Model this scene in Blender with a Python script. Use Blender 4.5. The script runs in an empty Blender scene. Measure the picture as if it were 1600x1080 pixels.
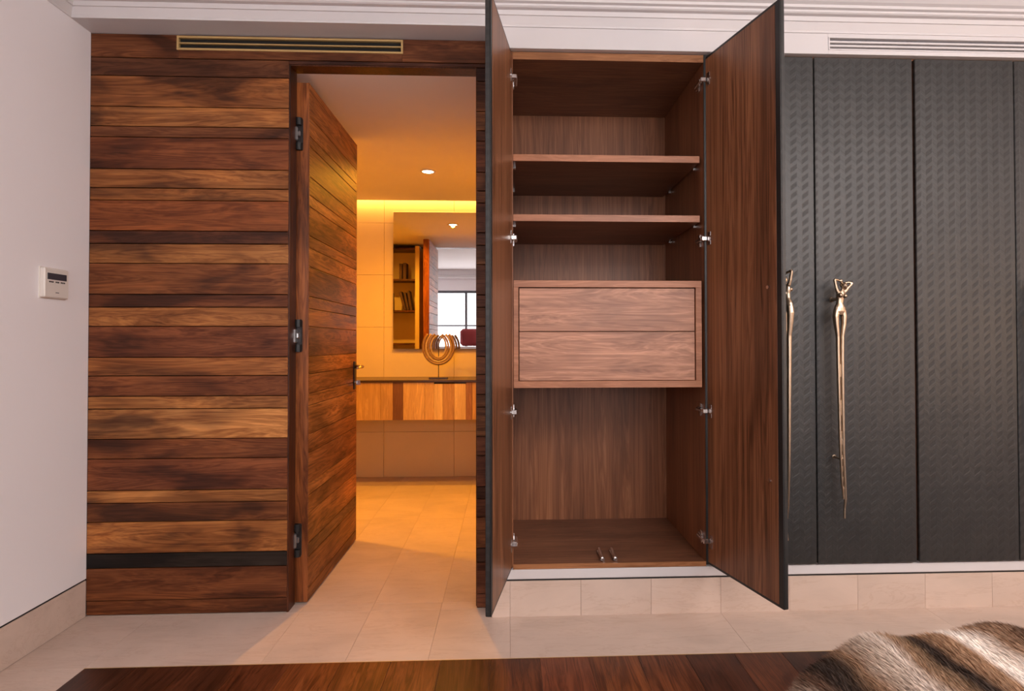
import bpy, bmesh, math, random
import numpy as np
from mathutils import Matrix, Vector, noise

random.seed(7)
S = bpy.context.scene
COL = S.collection

# ------------------------------------------------------------------ camera
cam_d = bpy.data.cameras.new('camera')
cam_d.sensor_width = 36.0
cam_d.lens = 907.159 / 1600 * 36
cam_d.shift_x = (800 - 831.12) / 1600
cam_d.shift_y = (522.593 - 540) / 1600
cam_d.clip_start = 0.02
cam = bpy.data.objects.new('camera', cam_d)
COL.objects.link(cam)
Rr = Vector((0.99917706, -0.04053141, -0.00154929))
Uu = Vector((9.90585233e-04, -1.38010503e-02, 9.99904270e-01))
Ff = Vector((0.04054891, 0.99908295, 0.01374954))
Mx = Matrix((( Rr.x, Uu.x, -Ff.x, 0.0), (Rr.y, Uu.y, -Ff.y, -2.54507),
             (Rr.z, Uu.z, -Ff.z, 1.157), (0, 0, 0, 1)))
cam.matrix_world = Mx
S.camera = cam

# ------------------------------------------------------------------ world, lights, exposure
W = bpy.data.worlds.new('world')
S.world = W
W.use_nodes = True
W.node_tree.nodes['Background'].inputs[0].default_value = (0.75, 0.85, 1.0, 1)
W.node_tree.nodes['Background'].inputs[1].default_value = 0.6
S.view_settings.view_transform = 'Standard'
S.view_settings.look = 'None'
S.view_settings.exposure = 0.44
S.view_settings.gamma = 1.0
S.view_settings.use_curve_mapping = False
try:
    S.cycles.max_bounces = 10
    S.cycles.diffuse_bounces = 6
    S.cycles.use_denoising = True
    S.cycles.sample_clamp_indirect = 6
    S.cycles.caustics_reflective = False
except Exception:
    pass


def area(name, loc, target, sx, sy, power, color):
    l = bpy.data.lights.new(name, 'AREA')
    l.shape = 'RECTANGLE'
    l.size, l.size_y = sx, sy
    l.energy = power
    l.color = color
    o = bpy.data.objects.new(name, l)
    o.location = loc
    o.rotation_euler = (Vector(target) - Vector(loc)).to_track_quat('-Z', 'Y').to_euler()
    COL.objects.link(o)
    return o


def spot(name, loc, target, power, color, ang=110, blend=0.7, size=0.05):
    l = bpy.data.lights.new(name, 'SPOT')
    l.energy = power
    l.color = color
    l.spot_size = math.radians(ang)
    l.spot_blend = blend
    l.shadow_soft_size = size
    o = bpy.data.objects.new(name, l)
    o.location = loc
    o.rotation_euler = (Vector(target) - Vector(loc)).to_track_quat('-Z', 'Y').to_euler()
    COL.objects.link(o)
    return o


LED = (1.0, 0.48, 0.11)
WARM = (1.0, 0.41, 0.025)
# bedroom: added fill light under the ceiling behind the camera, daylight comes from the window panes
area('bedroom_fill_light', (1.9, -2.7, 2.57), (1.5, -1.6, 0.6), 3.0, 1.6, 120, (1.0, 0.92, 0.89))
# bathroom: LED strip in the cove behind the ceiling edge and lamps of the seen downlight and an added unseen one
area('bathroom_cove_light', (-0.85, 2.455, 2.43), (-0.85, 2.44, 0.0), 1.6, 0.05, 7, LED)
spot('bathroom_ceiling_spot', (-0.564, 1.55, 2.350), (-0.564, 1.55, 0), 88, WARM, 165, 0.9, 0.02)
spot('bathroom_ceiling_spot', (-1.30, 1.10, 2.350), (-1.30, 1.10, 0), 85, WARM, 165, 0.9, 0.02)  # added out of view to brighten the mirrored shelf niche

# bedside lamp to the right behind the camera: its warm glow mirrors in the leather doors
pl_ = bpy.data.lights.new('bedside_lamp_light', 'POINT')
pl_.energy = 20
pl_.color = (1.0, 0.60, 0.32)
pl_.shadow_soft_size = 0.11
plo = bpy.data.objects.new('bedside_lamp_light', pl_)
plo.location = (3.72, -2.28, 1.27)
COL.objects.link(plo)

# ------------------------------------------------------------------ node helpers


def new_mat(name):
    m = bpy.data.materials.new(name)
    m.use_nodes = True
    nt = m.node_tree
    b = nt.nodes['Principled BSDF']
    return m, nt, b


def N(nt, t, **kw):
    n = nt.nodes.new(t)
    for k, v in kw.items():
        setattr(n, k, v)
    return n


def L(nt, a, b):
    nt.links.new(a, b)


def math_n(nt, op, a, b=None, c=None):
    n = N(nt, 'ShaderNodeMath', operation=op)
    for i, v in enumerate((a, b, c)):
        if v is None:
            continue
        if isinstance(v, (int, float)):
            n.inputs[i].default_value = v
        else:
            L(nt, v, n.inputs[i])
    return n.outputs[0]


def mapping(nt, src, scale, loc=None):
    n = N(nt, 'ShaderNodeMapping')
    L(nt, src, n.inputs['Vector'])
    n.inputs['Scale'].default_value = scale
    if loc is not None:
        L(nt, loc, n.inputs['Location'])
    return n.outputs[0]


def noise_n(nt, vec, scale=1.0, detail=4, rough=0.55, dist=0.0):
    n = N(nt, 'ShaderNodeTexNoise')
    L(nt, vec, n.inputs['Vector'])
    n.inputs['Scale'].default_value = scale
    n.inputs['Detail'].default_value = detail
    n.inputs['Roughness'].default_value = rough
    n.inputs['Distortion'].default_value = dist
    return n.outputs['Fac']


def ramp(nt, fac, stops):
    n = N(nt, 'ShaderNodeValToRGB')
    L(nt, fac, n.inputs[0])
    cr = n.color_ramp
    while len(cr.elements) < len(stops):
        cr.elements.new(0.5)
    for e, (p, c) in zip(cr.elements, stops):
        e.position = p
        e.color = (*c, 1) if len(c) == 3 else c
    return n.outputs[0]


def mixc(nt, kind, fac, a, b):
    n = N(nt, 'ShaderNodeMix', data_type='RGBA', blend_type=kind)
    for idx, v in ((0, fac), (6, a), (7, b)):
        if isinstance(v, (int, float)):
            n.inputs[idx].default_value = v
        elif isinstance(v, tuple):
            n.inputs[idx].default_value = (*v, 1)
        else:
            L(nt, v, n.inputs[idx])
    return n.outputs[2]


def bump(nt, b, h, strength=0.3, dist=0.002):
    n = N(nt, 'ShaderNodeBump')
    n.inputs['Strength'].default_value = strength
    n.inputs['Distance'].default_value = dist
    L(nt, h, n.inputs['Height'])
    L(nt, n.outputs[0], b.inputs['Normal'])


def plain(name, col, rough=0.5, metal=0.0, spec=0.5, noise_amt=0.0, nscale=6.0):
    m, nt, b = new_mat(name)
    b.inputs['Roughness'].default_value = rough
    b.inputs['Metallic'].default_value = metal
    b.inputs['Specular IOR Level'].default_value = spec
    tc = N(nt, 'ShaderNodeTexCoord').outputs['Object']
    f = noise_n(nt, tc, nscale, 3)
    lo = tuple(c * (1 - noise_amt) for c in col)
    hi = tuple(min(1, c * (1 + noise_amt)) for c in col)
    L(nt, ramp(nt, f, [(0.3, lo), (0.7, hi)]), b.inputs['Base Color'])
    return m


def wood(name, axis, tint=None, along=1.0, dark=(0.35, 0.28, 0.26), rough=0.42, stain=0.5, streak=1.0, spec=0.35):
    """grain runs along axis; tint None takes the colour of each object (boards differ)"""
    m, nt, b = new_mat(name)
    tc = N(nt, 'ShaderNodeTexCoord').outputs['Object']
    oi = N(nt, 'ShaderNodeObjectInfo')
    off = math_n(nt, 'MULTIPLY', oi.outputs['Random'], 37.0)
    cmb = N(nt, 'ShaderNodeCombineXYZ')
    for i in range(3):
        L(nt, off, cmb.inputs[i])
    loc = cmb.outputs[0]

    def sc(al, ac):
        return tuple(al if i == 'XYZ'.index(axis) else ac for i in range(3))
    fine = noise_n(nt, mapping(nt, tc, sc(2.2 * along, 70 * streak), loc), 1.0, 6, 0.65, 0.4)
    mid = noise_n(nt, mapping(nt, tc, sc(1.3 * along, 16 * streak), loc), 1.0, 4, 0.6, 1.6)
    blot = noise_n(nt, mapping(nt, tc, sc(2.0 * along, 6.5), loc), 1.0, 3, 0.55, 0.6)
    # figure: rings in the middle band
    ring = math_n(nt, 'PINGPONG', math_n(nt, 'MULTIPLY', mid, 7.0), 0.5)
    v = math_n(nt, 'ADD', math_n(nt, 'MULTIPLY', fine, 0.55), math_n(nt, 'MULTIPLY', ring, 0.45))
    v = math_n(nt, 'ADD', v, math_n(nt, 'MULTIPLY', mid, 0.35))
    g = ramp(nt, v, [(0.38, dark), (0.62, (0.85, 0.83, 0.82)), (0.85, (1.25, 1.3, 1.35))])
    base = oi.outputs['Color'] if tint is None else tint
    c = mixc(nt, 'MULTIPLY', 1.0, g, base)
    st = ramp(nt, blot, [(0.36, (0.30, 0.27, 0.30)), (0.47, (0.80, 0.75, 0.72)), (0.56, (1.0, 1.0, 1.0)), (0.68, (1.45, 1.42, 1.3))])
    c = mixc(nt, 'MULTIPLY', stain, c, st)
    L(nt, c, b.inputs['Base Color'])
    b.inputs['Roughness'].default_value = rough
    b.inputs['Specular IOR Level'].default_value = spec
    bump(nt, b, v, 0.25, 0.0012)
    return m


def stone(name, col):
    m, nt, b = new_mat(name)
    tc = N(nt, 'ShaderNodeTexCoord').outputs['Object']
    oi = N(nt, 'ShaderNodeObjectInfo')
    off = N(nt, 'ShaderNodeCombineXYZ')
    L(nt, math_n(nt, 'MULTIPLY', oi.outputs['Random'], 20.0), off.inputs[0])
    f = noise_n(nt, mapping(nt, tc, (2.5, 4, 4), off.outputs[0]), 1.0, 6, 0.6, 0.5)
    f2 = noise_n(nt, mapping(nt, tc, (30, 50, 50), off.outputs[0]), 1.0, 3, 0.6, 0.0)
    c = ramp(nt, f, [(0.35, tuple(x * 0.88 for x in col)), (0.55, col), (0.75, tuple(min(1, x * 1.08) for x in col))])
    vein = noise_n(nt, mapping(nt, tc, (1.5, 9, 9), off.outputs[0]), 1.0, 5, 0.7, 1.0)
    vm = ramp(nt, vein, [(0.48, (1, 1, 1)), (0.5, (0.93, 0.90, 0.87)), (0.52, (1, 1, 1))])
    c = mixc(nt, 'MULTIPLY', 1.0, c, vm)
    tone = math_n(nt, 'ADD', math_n(nt, 'MULTIPLY', oi.outputs['Random'], 0.07), 0.96)
    t3 = N(nt, 'ShaderNodeCombineXYZ')
    for i in range(3):
        L(nt, tone, t3.inputs[i])
    c = mixc(nt, 'MULTIPLY', 1.0, c, t3.outputs[0])
    L(nt, c, b.inputs['Base Color'])
    b.inputs['Roughness'].default_value = 0.38
    b.inputs['Specular IOR Level'].default_value = 0.35
    bump(nt, b, f2, 0.05, 0.001)
    return m


def leather():
    m, nt, b = new_mat('woven_leather')
    tc = N(nt, 'ShaderNodeTexCoord').outputs['Object']
    sx = N(nt, 'ShaderNodeSeparateXYZ')
    L(nt, tc, sx.inputs[0])
    u = math_n(nt, 'DIVIDE', sx.outputs[0], 0.050)
    v = math_n(nt, 'DIVIDE', sx.outputs[2], 0.0385)

    def lozenge(uo, vo, slant, hw, hh_):
        """soft mask of slanted straps, one per cell of the weave"""
        fu = math_n(nt, 'SUBTRACT', math_n(nt, 'FRACT', math_n(nt, 'ADD', u, uo)), 0.5)
        vv = math_n(nt, 'ADD', v, math_n(nt, 'MULTIPLY', fu, slant))
        fv = math_n(nt, 'SUBTRACT', math_n(nt, 'FRACT', math_n(nt, 'ADD', vv, vo)), 0.5)
        out = None
        for f_, w in ((fu, hw), (fv, hh_)):
            mr = N(nt, 'ShaderNodeMapRange', interpolation_type='SMOOTHSTEP')
            L(nt, math_n(nt, 'ABSOLUTE', f_), mr.inputs[0])
            mr.inputs[1].default_value = w + .07
            mr.inputs[2].default_value = w - .07
            out = mr.outputs[0] if out is None else math_n(nt, 'MULTIPLY', out, mr.outputs[0])
        return out
    la = lozenge(0.25, 0.0, -1.0, 0.27, 0.26)
    lb = lozenge(0.75, 0.35, 1.0, 0.22, 0.20)
    h = math_n(nt, 'SUBTRACT', math_n(nt, 'MULTIPLY', lb, 0.5), math_n(nt, 'MULTIPLY', la, 1.0))
    fine = noise_n(nt, tc, 420, 3, 0.6)
    hh = math_n(nt, 'ADD', h, math_n(nt, 'MULTIPLY', fine, 0.35))
    tone = noise_n(nt, tc, 9, 3, 0.6)
    c = ramp(nt, tone, [(0.3, (0.015, 0.015, 0.015)), (0.7, (0.024, 0.023, 0.022))])
    c = mixc(nt, 'MULTIPLY', la, c, (0.62, 0.60, 0.58))
    L(nt, c, b.inputs['Base Color'])
    rg = math_n(nt, 'ADD', math_n(nt, 'MULTIPLY', fine, 0.12), math_n(nt, 'MULTIPLY', la, 0.12))
    L(nt, math_n(nt, 'ADD', rg, 0.40), b.inputs['Roughness'])
    b.inputs['Specular IOR Level'].default_value = 0.6
    bump(nt, b, hh, 0.30, 0.0015)
    return m


def emit(name, col, strength):
    m, nt, b = new_mat(name)
    b.inputs['Base Color'].default_value = (*col, 1)
    b.inputs['Emission Color'].default_value = (*col, 1)
    b.inputs['Emission Strength'].default_value = strength
    return m


M_WALL = plain('painted_wall', (0.85, 0.825, 0.85), 0.75, noise_amt=0.012, nscale=1.2)
M_WHITE = plain('white_paint', (0.66, 0.635, 0.64), 0.5, noise_amt=0.01)
M_CEIL = plain('ceiling_paint', (0.80, 0.77, 0.76), 0.8, noise_amt=0.01)
M_STONE = stone('limestone', (0.63, 0.495, 0.415))
M_GROUT = plain('grout', (0.52, 0.42, 0.355), 0.8)
M_PLANK = wood('reclaimed_planks', 'X', None, stain=0.95, rough=0.50, spec=0.25, dark=(0.42, 0.33, 0.28))
M_PLANKV = wood('upright_staves', 'Z', None, stain=0.2, dark=(0.7, 0.65, 0.6))
M_PARQ = wood('parquet', 'Y', None, stain=0.55, rough=0.32)
M_WALV = wood('walnut_veneer_upright', 'Z', (0.29, 0.122, 0.058), along=0.3, stain=0.6, rough=0.36, dark=(0.36, 0.32, 0.30))
M_WALI = wood('walnut_carcass_upright', 'Z', (0.31, 0.125, 0.058), along=0.4, stain=0.4, rough=0.42, dark=(0.55, 0.5, 0.48))
M_WALH = wood('walnut_carcass_level', 'X', (0.27, 0.118, 0.062), stain=0.35, rough=0.42, dark=(0.62, 0.6, 0.6))
M_LIP = wood('walnut_lipping', 'X', (0.42, 0.19, 0.085), stain=0.25, rough=0.38, dark=(0.6, 0.55, 0.5))
M_DRAW = wood('walnut_drawer', 'X', (0.52, 0.255, 0.155), stain=0.4, rough=0.36, dark=(0.55, 0.5, 0.5))
M_FRAME = wood('walnut_drawer_frame', 'X', (0.46, 0.195, 0.10), stain=0.25, rough=0.38, dark=(0.7, 0.65, 0.6))
M_JAMB = wood('jamb_wood', 'Z', (0.10, 0.030, 0.012), stain=0.7, rough=0.36)
M_DEDGE = wood('door_edge_wood', 'Z', (0.34, 0.105, 0.030), stain=0.75, rough=0.32)
M_LEATHER = leather()
M_BLACK = plain('black_edge', (0.012, 0.012, 0.012), 0.45)
M_VOID = plain('dark_cavity', (0.01, 0.008, 0.006), 0.9)
M_GREYED = plain('leather_edge', (0.10, 0.10, 0.10), 0.5)
M_BRASS = plain('brass', (0.66, 0.45, 0.19), 0.38, 0.45)
M_BRONZE = plain('pale_bronze', (0.50, 0.38, 0.27), 0.33, 1.0, noise_amt=0.08, nscale=30)
M_CHROME = plain('chrome', (0.75, 0.73, 0.72), 0.22, 1.0)
M_DARKMET = plain('dark_metal', (0.05, 0.045, 0.045), 0.35, 0.7)
M_STEEL = plain('dull_steel', (0.30, 0.28, 0.28), 0.4, 0.9)
M_PLASTIC = plain('cream_plastic', (0.74, 0.69, 0.64), 0.45)
M_SCREEN = plain('lcd_screen', (0.045, 0.045, 0.06), 0.25)
M_PRINT = plain('dark_print', (0.05, 0.045, 0.04), 0.6)
M_GREY = plain('grey_slot', (0.10, 0.10, 0.115), 0.7)
M_MIRROR = plain('mirror_silver', (0.86, 0.86, 0.86), 0.01, 1.0)
M_DARKTOP = plain('dark_counter', (0.05, 0.03, 0.022), 0.25)
M_BATH = plain('bathroom_wall_tile', (0.66, 0.52, 0.29), 0.5, noise_amt=0.02)
M_WINLIT = emit('daylit_pane', (0.99, 0.975, 1.0), 2.6)
M_LAMP = emit('lamp_glow', (1.0, 0.86, 0.62), 9.0)
M_RED = plain('red_fabric', (0.22, 0.02, 0.02), 0.8)
M_SHELL = plain('shell_beads', (0.24, 0.14, 0.07), 0.35, 0.1, noise_amt=0.35, nscale=90)
M_BOOK = plain('book_cloth', (0.05, 0.02, 0.02), 0.7, noise_amt=0.3)
M_BED = plain('bed_linen', (0.55, 0.5, 0.46), 0.9)

# ------------------------------------------------------------------ object helpers


def tag(o, label=None, cat=None, group=None, kind=None):
    if label:
        o['label'] = label
    if cat:
        o['category'] = cat
    if group:
        o['group'] = group
    if kind:
        o['kind'] = kind
    return o


def empty(name, loc=(0, 0, 0), parent=None, **kw):
    o = bpy.data.objects.new(name, None)
    o.location = loc
    COL.objects.link(o)
    o.empty_display_size = 0.1
    if parent:
        o.parent = parent
    return tag(o, **kw)


def obj(name, bm, mat, parent=None, col=None, smooth=False, loc=None):
    me = bpy.data.meshes.new(name)
    bm.normal_update()
    bm.to_mesh(me)
    bm.free()
    if smooth:
        for p in me.polygons:
            p.use_smooth = True
    me.materials.append(mat)
    o = bpy.data.objects.new(name, me)
    COL.objects.link(o)
    if parent:
        o.parent = parent
    if loc:
        o.location = loc
    if col:
        o.color = (*col, 1)
    return o


def bx(bm, x0, x1, y0, y1, z0, z1, bev=0.0):
    vs = [bm.verts.new((x, y, z)) for x in (x0, x1) for y in (y0, y1) for z in (z0, z1)]
    F = [(0, 1, 3, 2), (4, 6, 7, 5), (0, 4, 5, 1), (2, 3, 7, 6), (0, 2, 6, 4), (1, 5, 7, 3)]
    fs = [bm.faces.new([vs[i] for i in f]) for f in F]
    if bev > 0:
        ed = list({e for f in fs for e in f.edges})
        bmesh.ops.bevel(bm, geom=ed, offset=bev, segments=1, affect='EDGES')
    return bm


def box(name, x0, x1, y0, y1, z0, z1, mat, parent=None, bev=0.0, col=None, off=(0, 0, 0)):
    """off = location of the parent, so that world numbers can be given"""
    bm = bmesh.new()
    bx(bm, x0 - off[0], x1 - off[0], y0 - off[1], y1 - off[1], z0 - off[2], z1 - off[2], bev)
    return obj(name, bm, mat, parent, col)


def tube(bm, pts, rad, seg=10, caps=True, sq=None):
    """loft along points; rad is a list of (rx, ry) or numbers"""
    pts = [Vector(p) for p in pts]
    rings = []
    up = Vector((0, 1, 0.02)).normalized()
    for i, p in enumerate(pts):
        d = (pts[min(i + 1, len(pts) - 1)] - pts[max(i - 1, 0)]).normalized()
        a = d.cross(up)
        if a.length < 1e-4:
            a = d.cross(Vector((1, 0, 0)))
        a.normalize()
        b = a.cross(d).normalized()
        r = rad[i] if isinstance(rad, (list, tuple)) else rad
        rx, ry = r if isinstance(r, (list, tuple)) else (r, r)
        rings.append([bm.verts.new(p + a * rx * math.cos(t) + b * ry * math.sin(t))
                      for t in [2 * math.pi * k / seg for k in range(seg)]])
    for i in range(len(rings) - 1):
        for k in range(seg):
            bm.faces.new((rings[i][k], rings[i][(k + 1) % seg], rings[i + 1][(k + 1) % seg], rings[i + 1][k]))
    if caps:
        bm.faces.new(rings[0][::-1])
        bm.faces.new(rings[-1])
    bmesh.ops.recalc_face_normals(bm, faces=bm.faces[:])
    return bm


def ball(bm, c, r, sc=(1, 1, 1), sub=2):
    m = Matrix.Translation(c) @ Matrix.Diagonal((*[r * s for s in sc], 1))
    bmesh.ops.create_icosphere(bm, subdivisions=sub, radius=1.0, matrix=m)


XL = -1.786          # left wall
XR = 4.0             # right wall, outside the frame
YB = -4.2            # window wall behind the camera
ZC = 2.62            # bedroom ceiling
JX0, JX1 = -0.951, -0.139   # doorway
HEAD = 2.366
YW = -0.083          # face of the wardrobe plinth
SEAMS = [2.487, 2.384, 2.306, 2.173, 2.088, 2.041, 1.904, 1.822, 1.769, 1.638, 1.583, 1.498, 1.365, 1.31,
         1.228, 1.095, 1.016, 0.929, 0.875, 0.747, 0.663, 0.528, 0.476, 0.395, 0.262, 0.200, 0.064, 0.002]
R_, Dk, Md, Lt = (0.20, 0.062, 0.022), (0.105, 0.036, 0.017), (0.24, 0.090, 0.032), (0.43, 0.19, 0.070)
TONES = [(0.155, 0.055, 0.025), (0.11, 0.042, 0.022), (0.26, 0.10, 0.036), (0.34, 0.145, 0.055), (0.17, 0.062, 0.028),
         (0.21, 0.066, 0.027), (0.33, 0.135, 0.048), (0.38, 0.155, 0.052), (0.23, 0.068, 0.022), (0.17, 0.060, 0.03),
         (0.42, 0.19, 0.070), (0.22, 0.078, 0.030), (0.155, 0.05, 0.022), (0.39, 0.165, 0.060), (0.185, 0.058, 0.027),
         (0.37, 0.145, 0.05), (0.20, 0.065, 0.026), (0.36, 0.155, 0.055), (0.44, 0.205, 0.080), (0.19, 0.062, 0.024),
         (0.165, 0.050, 0.023), (0.40, 0.175, 0.062), (0.19, 0.068, 0.026), (0.38, 0.155, 0.052), (0.026, 0.018, 0.014),
         (0.15, 0.048, 0.019), (0.14, 0.045, 0.017)]

# ------------------------------------------------------------------ shell: floor
floor = empty('floor', kind='structure')
box('grout_bed', -1.95, XR + .1, YB, 2.62, -0.06, -0.003, M_GROUT, floor)
g = 0.0004
xs = [-1.786, -1.506, -0.894, -0.594, -0.294, 0.006, 0.906, 1.806, 2.706, XR]
xs_b = [x for x in xs if x <= 0.01]


def tile(x0, x1, y0, y1, parent, dz=0.0):
    return box('tile', x0 + g, x1 - g, y0 + g, y1 - g, -0.015, 0.0 + dz, M_STONE, parent, 0.0004)


for x0, x1 in zip(xs[:-1], xs[1:]):
    if x1 - x0 < 0.05:
        continue
    tile(x0, x1, -0.403, 0.0 if x1 < 0.1 else -0.02, floor)
for y0, y1 in ((0.0, 0.07), (0.07, 0.69), (0.69, 1.31), (1.31, 1.93), (1.93, 2.5)):
    for x0, x1 in zip(xs_b[:-1], xs_b[1:]):
        if x1 - x0 > 0.05:
            tile(x0, x1, y0, y1, floor)
yy = -0.403
while yy > YB + .01:
    tile(XL, -1.506, max(yy - 0.6, YB), yy, floor)
    yy -= 0.6
PTON = [(0.085, 0.026, 0.012), (0.11, 0.032, 0.013), (0.15, 0.045, 0.016), (0.20, 0.060, 0.018), (0.075, 0.024, 0.012),
        (0.20, 0.057, 0.023), (0.13, 0.038, 0.014)]
seq = [4, 0, 0, 1, 3, 3, 5, 0, 2, 5, 3, 2, 0, 6, 4, 6, 1, 2, 0, 3, 6]
x, k = -1.506, 0
while x < XR - .01:
    x1 = min(x + 0.18, XR)
    y_end = YB
    ys = [-0.4035, -1.9 - 0.5 * (k % 3), YB]
    for a, b_ in zip(ys[:-1], ys[1:]):
        box('floorboard', x + .0005, x1 - .0005, b_ + .0005, a - .0005, -0.02, 0.0005, M_PARQ, floor, 0.0008,
            col=PTON[seq[k % len(seq)]] if a > -1 else PTON[(k * 3 + 1) % 7])
    x = x1
    k += 1
box('border_strip', -1.508, XR, -0.4045, -0.4022, -0.01, 0.001, M_BRASS, floor)

# ------------------------------------------------------------------ shell: walls and ceilings
tag(box('wall_left', XL - .1, XL, YB, 0.0, 0.160, ZC, M_WALL), kind='structure')
tag(box('wall_right', XR, XR + .1, YB, 0.62, 0, ZC, M_WALL), kind='structure')
tag(box('ceiling', XL - .1, XR + .1, YB, 0.1, ZC, ZC + .06, M_CEIL), kind='structure')
bl = empty('baseboard_left', kind='structure')
box('black_gap', XL - .05, XL - .004, YB, 0, 0.150, 0.160, M_BLACK, bl)
yy = 0.0
while yy > YB + .01:
    box('tile', XL - .06, XL, max(yy - 0.6, YB) + g, yy - g, 0, 0.152, M_STONE, bl, 0.0006)
    yy -= 0.6
# window wall behind the camera (seen in the bathroom mirror)
wb = empty('wall_back', kind='structure')
WX0, WX1, WZ0, WZ1 = -2.4 + .65, 2.75, 0.75, 2.20
box('wall_panel', XL - .1, WX0, YB - .2, YB, 0, ZC, M_WALL, wb)
box('wall_panel', WX1, XR + .1, YB - .2, YB, 0, ZC, M_WALL, wb)
box('wall_panel', WX0, WX1, YB - .2, YB, WZ1, ZC, M_WALL, wb)
box('wall_panel', WX0, WX1, YB - .2, YB, 0, WZ0, M_WALL, wb)
w1 = empty('window_1', kind='structure')
box('window_frame', WX0, WX1, YB - .1, YB - .03, WZ1 - .05, WZ1, M_GREY, w1)
box('window_frame', WX0, WX1, YB - .1, YB - .03, WZ0, WZ0 + .05, M_WHITE, w1)
nm = 5
for i in range(nm + 1):
    xm = WX0 + (WX1 - WX0) * i / nm
    box('mullion', xm - .025, xm + .025, YB - .1, YB - .02, WZ0, WZ1, M_GREY, w1, .003)
    if i < nm:
        xn = WX0 + (WX1 - WX0) * (i + 1) / nm
        box('transom', xm + .025, xn - .025, YB - .1, YB - .03, 1.48, 1.51, M_GREY, w1)
        box('pane', xm + .025, xn - .025, YB - .075, YB - .065, 1.51, WZ1 - .05, M_WINLIT, w1)
        box('pane', xm + .025, xn - .025, YB - .075, YB - .065, WZ0 + .05, 1.48, M_WINLIT, w1)
# moulding on the window wall
tag(box('trim_1', XL, XR, YB, YB + .09, 2.44, 2.50, M_WHITE, bev=.012), kind='structure')

# plank wall, the wood clad wall around the doorway
wp = empty('wall_front', kind='structure')
tag(box('wall_core', XL - .1, JX0 - .004, 0.026, 0.080, 0.0, 2.50, M_VOID, wp), kind='structure')
box('wall_core', JX0 - .004, 0.02, 0.026, 0.070, HEAD + .004, 2.50, M_VOID, wp)
box('wall_core', JX1 + .004, -0.01, 0.026, 0.070, 0, HEAD + .004, M_VOID, wp)


def plank(x0, x1, z0, z1, y0, y1, parent, col, off=(0, 0, 0), dy=0.0):
    return box('plank', x0, x1, y0 + dy, y1, z0 + .0016, z1 - .0016, M_PLANK, parent, 0.0016, col, off)


TONES = [(a * .95 + .035, b * .87 + .014, c * .68 + .005) for a, b, c in TONES]
TONES[24] = (0.028, 0.019, 0.014)
rr = random.Random(3)
VX0, VX1, VZ0, VZ1 = -1.425, -0.459, 2.419, 2.480
for i, (zt, zb) in enumerate(zip(SEAMS[:-1], SEAMS[1:])):
    dy = rr.uniform(0, 0.0022)
    if i == 0:   # top board, cut around the brass vent
        plank(XL, VX0 + .004, zb, zt, 0, .026, wp, TONES[0])
        plank(VX1 - .004, 0.03, zb, zt, 0, .026, wp, TONES[0])
        plank(VX0 + .004, VX1 - .004, zb, VZ0 + .004, 0, .026, wp, TONES[0])
        plank(VX0 + .004, VX1 - .004, VZ1 - .004, zt, 0, .026, wp, TONES[0])
        continue
    plank(XL, JX0, zb, zt, 0, .026, wp, TONES[i], dy=dy)
    c = TONES[i]
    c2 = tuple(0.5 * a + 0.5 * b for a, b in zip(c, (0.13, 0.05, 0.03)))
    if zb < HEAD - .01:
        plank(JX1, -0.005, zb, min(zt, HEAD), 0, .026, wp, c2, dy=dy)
plank(JX0, 0.0, HEAD, 2.384, 0, .026, wp, (0.11, 0.04, 0.022))
# door frame lining
dfr = empty('door_frame', kind='structure')
box('jamb', JX0 - .004, JX0 + .006, 0.004, 0.080, 0, HEAD, M_JAMB, dfr, .001)
box('jamb', JX1 - .004, JX1 + .004, 0.028, 0.080, 0, HEAD, M_JAMB, dfr, .001)
box('frame_head', JX0 + .006, JX1, 0.004, 0.080, HEAD - .004, HEAD + .01, M_JAMB, dfr, .001)
# boxed soffit above the plank wall and panel above the wardrobes
tag(box('ceiling_soffit', XL, XR, -0.114, 0.10, 2.487, ZC, M_WHITE), kind='structure')
GX0, GX1, GZ0, GZ1 = 1.379, 2.62, 2.415, 2.472
fa = empty('trim_2', kind='structure')
box('fascia', -0.06, GX0, -0.114, -0.090, 2.398, 2.4868, M_WHITE, fa, .001)
box('fascia', GX1, XR, -0.114, -0.090, 2.398, 2.4868, M_WHITE, fa, .001)
box('fascia', GX0, GX1, -0.114, -0.090, 2.398, GZ0, M_WHITE, fa)
box('fascia', GX0, GX1, -0.114, -0.090, GZ1, 2.4868, M_WHITE, fa)
box('soffit_board', -0.06, XR, -0.090, 0.10, 2.400, 2.415, M_WHITE, fa)
# cornice: one profile run along the plank wall and mitred round the left corner
PROF = [(0.0, 2.487), (0.004, 2.4868), (0.006, 2.494), (0.005, 2.4955), (0.012, 2.508), (0.021, 2.524), (0.027, 2.5245),
        (0.029, 2.530), (0.033, 2.541), (0.052, 2.5415), (0.058, 2.546), (0.060, 2.553), (0.074, 2.556), (0.077, 2.566),
        (0.090, 2.572), (0.115, 2.596), (0.118, 2.606), (0.128, 2.608), (0.130, ZC), (0.0, ZC)]
bm = bmesh.new()
ringA = [bm.verts.new((XR, -0.114 - p, z)) for p, z in PROF]
ringB = [bm.verts.new((XL + p, -0.114 - p, z)) for p, z in PROF]
ringC = [bm.verts.new((XL + p, YB, z)) for p, z in PROF]
for a, b_ in ((ringA, ringB), (ringB, ringC)):
    for i in range(len(PROF) - 1):
        bm.faces.new((a[i], a[i + 1], b_[i + 1], b_[i]))
bmesh.ops.recalc_face_normals(bm, faces=bm.faces[:])
tag(obj('trim_3', bm, M_WHITE), kind='structure')

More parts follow.
